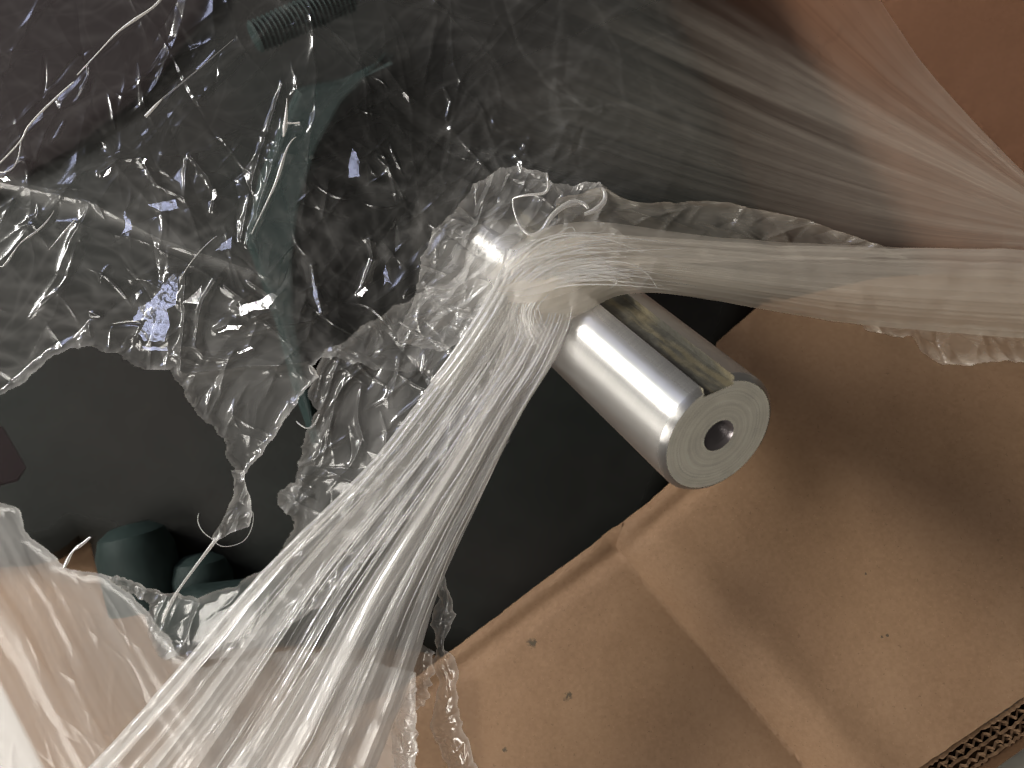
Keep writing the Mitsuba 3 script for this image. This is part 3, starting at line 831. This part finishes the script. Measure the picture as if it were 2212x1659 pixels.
ROLL = [(1120, 560, 0.302), (1072, 660, 0.300), (1010, 750, 0.298), (935, 836, 0.297), (800, 1010, 0.294), (600, 1212, 0.292), (420, 1420, 0.290), (165, 1702, 0.288)]
strands('film_fan__rolled_edge', [(ROLL, [0.0012, 0.0026, 0.0024, 0.0014, 0.0012, 0.0015, 0.0018, 0.0021], 0.34, 0.10), ([(x + 10, y + 6, d - 0.001) for x, y, d in ROLL[:6]], [0.001, 0.0016, 0.0018, 0.0011, 0.0007, 0.0003], 0.4, 0.3)])


r = np.random.default_rng(12)
items = []
for _ in range(70):
    k = r.random()
    a0 = np.array([1010 + 190 * k, 760 - 20 * k + r.normal(0, 20)])
    a1 = np.array([1085 + 80 * k, 600 + 40 * k + r.normal(0, 10)])
    a2 = np.array([1190 + 90 * k + r.normal(0, 15), 525 + 80 * k + r.normal(0, 14)])
    a3 = np.array([1370 + r.normal(0, 50), 515 + 110 * k + r.normal(0, 10)])
    rad = r.uniform(0.00008, 0.0003)
    items.append(([(*a0, 0.297), (*a1, 0.295), (*a2, 0.293), (*a3, 0.294)], [rad * 0.2, rad, rad, rad * 0.2], r.uniform(0.2, 0.6), r.uniform(0.2, 0.6)))
strands('film_fan__swirl', items)
TWIST = [(1100, 585, 0.297), (1082, 630, 0.295), (1040, 700, 0.294), (990, 772, 0.294), (940, 832, 0.295)]
strands('film_fan__twist', [([(x + 7 * k, y + 5 * k, d) for x, y, d in TWIST], [0.0004, 0.0011, 0.0013, 0.0009, 0.0003], 0.5, 0.3) for k in (-1.5, 0, 1.5)])


# --- shreds hanging at the fan's right edge
def shred(key, path, w, seed, d=0.318):
    p = spline(np.array(path, float), 60)
    t = np.gradient(p, axis=0)
    t /= np.linalg.norm(t, axis=1, keepdims=True)
    m = np.stack([t[:, 1], -t[:, 0]], 1)
    ww = np.interp(np.linspace(0, 1, 60), np.linspace(0, 1, len(w)), w) * (0.75 + 0.5 * nz(np.arange(60) * 0.4, np.zeros(60), seed))
    ctrl = [[(q[0] + mm_[0] * wi * k, q[1] + mm_[1] * wi * k, d + 0.002 * math.cos(k * 2)) for k in (-1, -0.4, 0.3, 1)] for q, mm_, wi in zip(p, m, ww)]
    film(key, ctrl, 260, 60, lambda X, Y, S, Tt: creases(X, Y, 90, (X.min(), Y.min(), X.max(), Y.max()), (10, 40), [0.2, 0.9, 1.6, 2.4], 0.0011, (3, 9), seed) + 0.002 * fb(X / 25, Y / 25, 2, seed),
         lambda X, Y, S, Tt: 0.08 + 0.3 * np.exp(-np.minimum(Tt, 1 - Tt) * 14) + 0.25 * np.clip(fb(X / 14, Y / 14, 3, seed), 0, 1), lambda X, Y, S, Tt: 0.14 + 0 * X)


shred('film_shred', [(945, 1250), (958, 1330), (955, 1400), (968, 1470), (962, 1560), (985, 1620), (1000, 1720)], [14, 24, 16, 26, 30, 34, 26], 300)
label('film_shred', 'long thin shred of film hanging over the cardboard right of the bright fan', 'plastic film')
shred('film_shred_001', [(925, 1400), (912, 1450), (905, 1500), (880, 1540), (872, 1600), (880, 1700)], [14, 26, 22, 20, 26, 22], 320)
label('film_shred_001', 'shorter curled shred of film close against the fan edge', 'plastic film')

# --- the band that leaves the knot to the right
BT = [(1050, 600), (1130, 545), (1260, 508), (1420, 512), (1650, 528), (1900, 535), (2260, 542)]
BB = [(1090, 650), (1180, 700), (1275, 668), (1395, 632), (1640, 668), (1900, 705), (2260, 735)]


def band_ctrl(top, bot, d0, d1, bulge):
    t_, b_ = spline(top, 10), spline(bot, 10)
    return [[(*(t_[i] * (1 - j / 5) + b_[i] * j / 5), d0 + (d1 - d0) * i / 9 - bulge * math.sin(math.pi * j / 5)) for j in range(6)] for i in range(10)]


label('film_band', 'hazy beige band of stretched film from the knot to the right edge above the shaft', 'plastic film')
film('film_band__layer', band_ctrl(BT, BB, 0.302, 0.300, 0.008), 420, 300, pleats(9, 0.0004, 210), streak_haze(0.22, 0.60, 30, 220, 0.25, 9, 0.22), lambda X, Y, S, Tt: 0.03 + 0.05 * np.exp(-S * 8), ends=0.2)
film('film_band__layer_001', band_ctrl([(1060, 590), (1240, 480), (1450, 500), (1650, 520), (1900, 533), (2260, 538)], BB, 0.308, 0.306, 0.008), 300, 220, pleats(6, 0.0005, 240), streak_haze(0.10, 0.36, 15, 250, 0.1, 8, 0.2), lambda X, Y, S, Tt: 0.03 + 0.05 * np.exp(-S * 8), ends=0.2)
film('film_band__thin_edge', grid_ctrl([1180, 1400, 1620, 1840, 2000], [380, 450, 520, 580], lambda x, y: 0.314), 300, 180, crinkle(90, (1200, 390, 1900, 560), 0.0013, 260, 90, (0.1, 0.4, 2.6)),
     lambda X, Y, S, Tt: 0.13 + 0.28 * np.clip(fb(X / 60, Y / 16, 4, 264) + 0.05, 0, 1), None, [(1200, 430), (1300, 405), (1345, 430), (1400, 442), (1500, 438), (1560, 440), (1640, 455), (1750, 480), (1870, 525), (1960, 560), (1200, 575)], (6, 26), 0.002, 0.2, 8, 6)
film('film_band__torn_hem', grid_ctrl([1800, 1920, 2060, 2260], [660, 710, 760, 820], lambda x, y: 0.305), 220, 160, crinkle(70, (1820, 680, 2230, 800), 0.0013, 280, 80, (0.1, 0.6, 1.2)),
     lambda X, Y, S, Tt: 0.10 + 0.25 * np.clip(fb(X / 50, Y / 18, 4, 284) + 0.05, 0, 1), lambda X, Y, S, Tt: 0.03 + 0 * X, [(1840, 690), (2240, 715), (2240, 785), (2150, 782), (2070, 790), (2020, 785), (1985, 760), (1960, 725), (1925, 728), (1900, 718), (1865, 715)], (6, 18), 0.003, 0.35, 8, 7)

# --- veil at the upper right, streaks converging on the right edge
VT = [(2330, 455), (2212, 372), (2060, 215), (1960, 90), (1800, -160)]
VB = [(2330, 520), (2212, 545), (1900, 535), (1450, 440), (800, 260)]


def veil_ctrl():
    t_, b_ = spline(VT, 8), spline(VB, 8)
    return [[(*(t_[i] * (1 - j / 6) + b_[i] * j / 6), 0.322 + 0.012 * i / 7) for j in range(7)] for i in range(8)]


label('film_veil', 'hazy veil of stretched film fanning from the right edge over the reddish cardboard', 'plastic film')
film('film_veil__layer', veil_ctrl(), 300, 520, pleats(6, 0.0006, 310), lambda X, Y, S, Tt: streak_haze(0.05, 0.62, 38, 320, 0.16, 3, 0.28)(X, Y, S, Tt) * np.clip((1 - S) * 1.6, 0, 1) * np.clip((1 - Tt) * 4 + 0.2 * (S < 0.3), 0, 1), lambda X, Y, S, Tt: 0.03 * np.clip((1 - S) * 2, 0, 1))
VT2 = [(2330, 470), (2212, 400), (1900, 200), (1600, 20), (1300, -160)]
VB2 = [(2330, 530), (2212, 550), (1900, 540), (1500, 470), (950, 300)]


def veil2():
    t_, b_ = spline(VT2, 8), spline(VB2, 8)
    return [[(*(t_[i] * (1 - j / 6) + b_[i] * j / 6), 0.330 + 0.012 * i / 7) for j in range(7)] for i in range(8)]


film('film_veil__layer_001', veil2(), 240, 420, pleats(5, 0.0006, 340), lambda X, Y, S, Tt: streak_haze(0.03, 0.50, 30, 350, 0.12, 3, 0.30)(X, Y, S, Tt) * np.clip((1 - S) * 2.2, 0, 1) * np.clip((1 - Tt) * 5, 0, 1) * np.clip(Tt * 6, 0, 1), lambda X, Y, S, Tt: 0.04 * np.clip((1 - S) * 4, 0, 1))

# --- loose film over the cardboard at the lower left
LOW = [(-200, 1085), (0, 1082), (48, 1100), (62, 1150), (100, 1180), (150, 1225), (232, 1242), (300, 1290), (330, 1330), (420, 1440), (640, 1400), (900, 1450), (900, 1800), (-200, 1800)]


def low_haze(X, Y, S, Tt):
    u = X * 0.87 - Y * 0.5 + 60 * fb(X / 200, Y / 200, 2, 400)
    v = X * 0.5 + Y * 0.87
    s1 = nz(u / 34, v / 420, 401)
    s2 = nz(u / 11, v / 260, 402)
    corner = np.clip((-line_side(X, Y, (-10, 1440), (110, 1680)) + 14) / 30, 0, 1)
    corner = np.where(line_side(X, Y, (-10, 1440), (110, 1680)) > 0, np.clip(line_side(X, Y, (-10, 1440), (110, 1680)) / 14, 0, 1), 0)
    s3 = nz(u / 5, v / 160, 403)
    return 0.14 + 0.55 * np.clip(0.5 * s1 + 0.3 * s2 + 0.2 * s3 - 0.28, 0, 1) + 0.85 * corner


def low_h(X, Y, S, Tt):
    u = X * 0.87 - Y * 0.5 + 40 * fb(X / 200, Y / 200, 2, 400)
    v = X * 0.5 + Y * 0.87
    return 0.0016 * (nz(u / 60, v / 500, 410) - 0.5) + 0.0004 * (nz(u / 18, v / 300, 411) - 0.5) + creases(X, Y, 120, (-50, 1100, 900, 1700), (20, 110), [1.05, 1.15], 0.00025, (4, 12), 412)


film('loose_film_sheet', grid_ctrl([-220, 60, 340, 620, 920], [1060, 1240, 1420, 1600, 1820], lambda x, y: 0.372 - 0.00003 * (y - 1200)), 360, 420, low_h, low_haze, lambda X, Y, S, Tt: 0.05 + 0 * X, LOW, (8, 30), 0.002, 0.12, 10, 8)
label('loose_film_sheet', 'loose milky film lying over the lit tan cardboard in the lower left corner', 'plastic film')
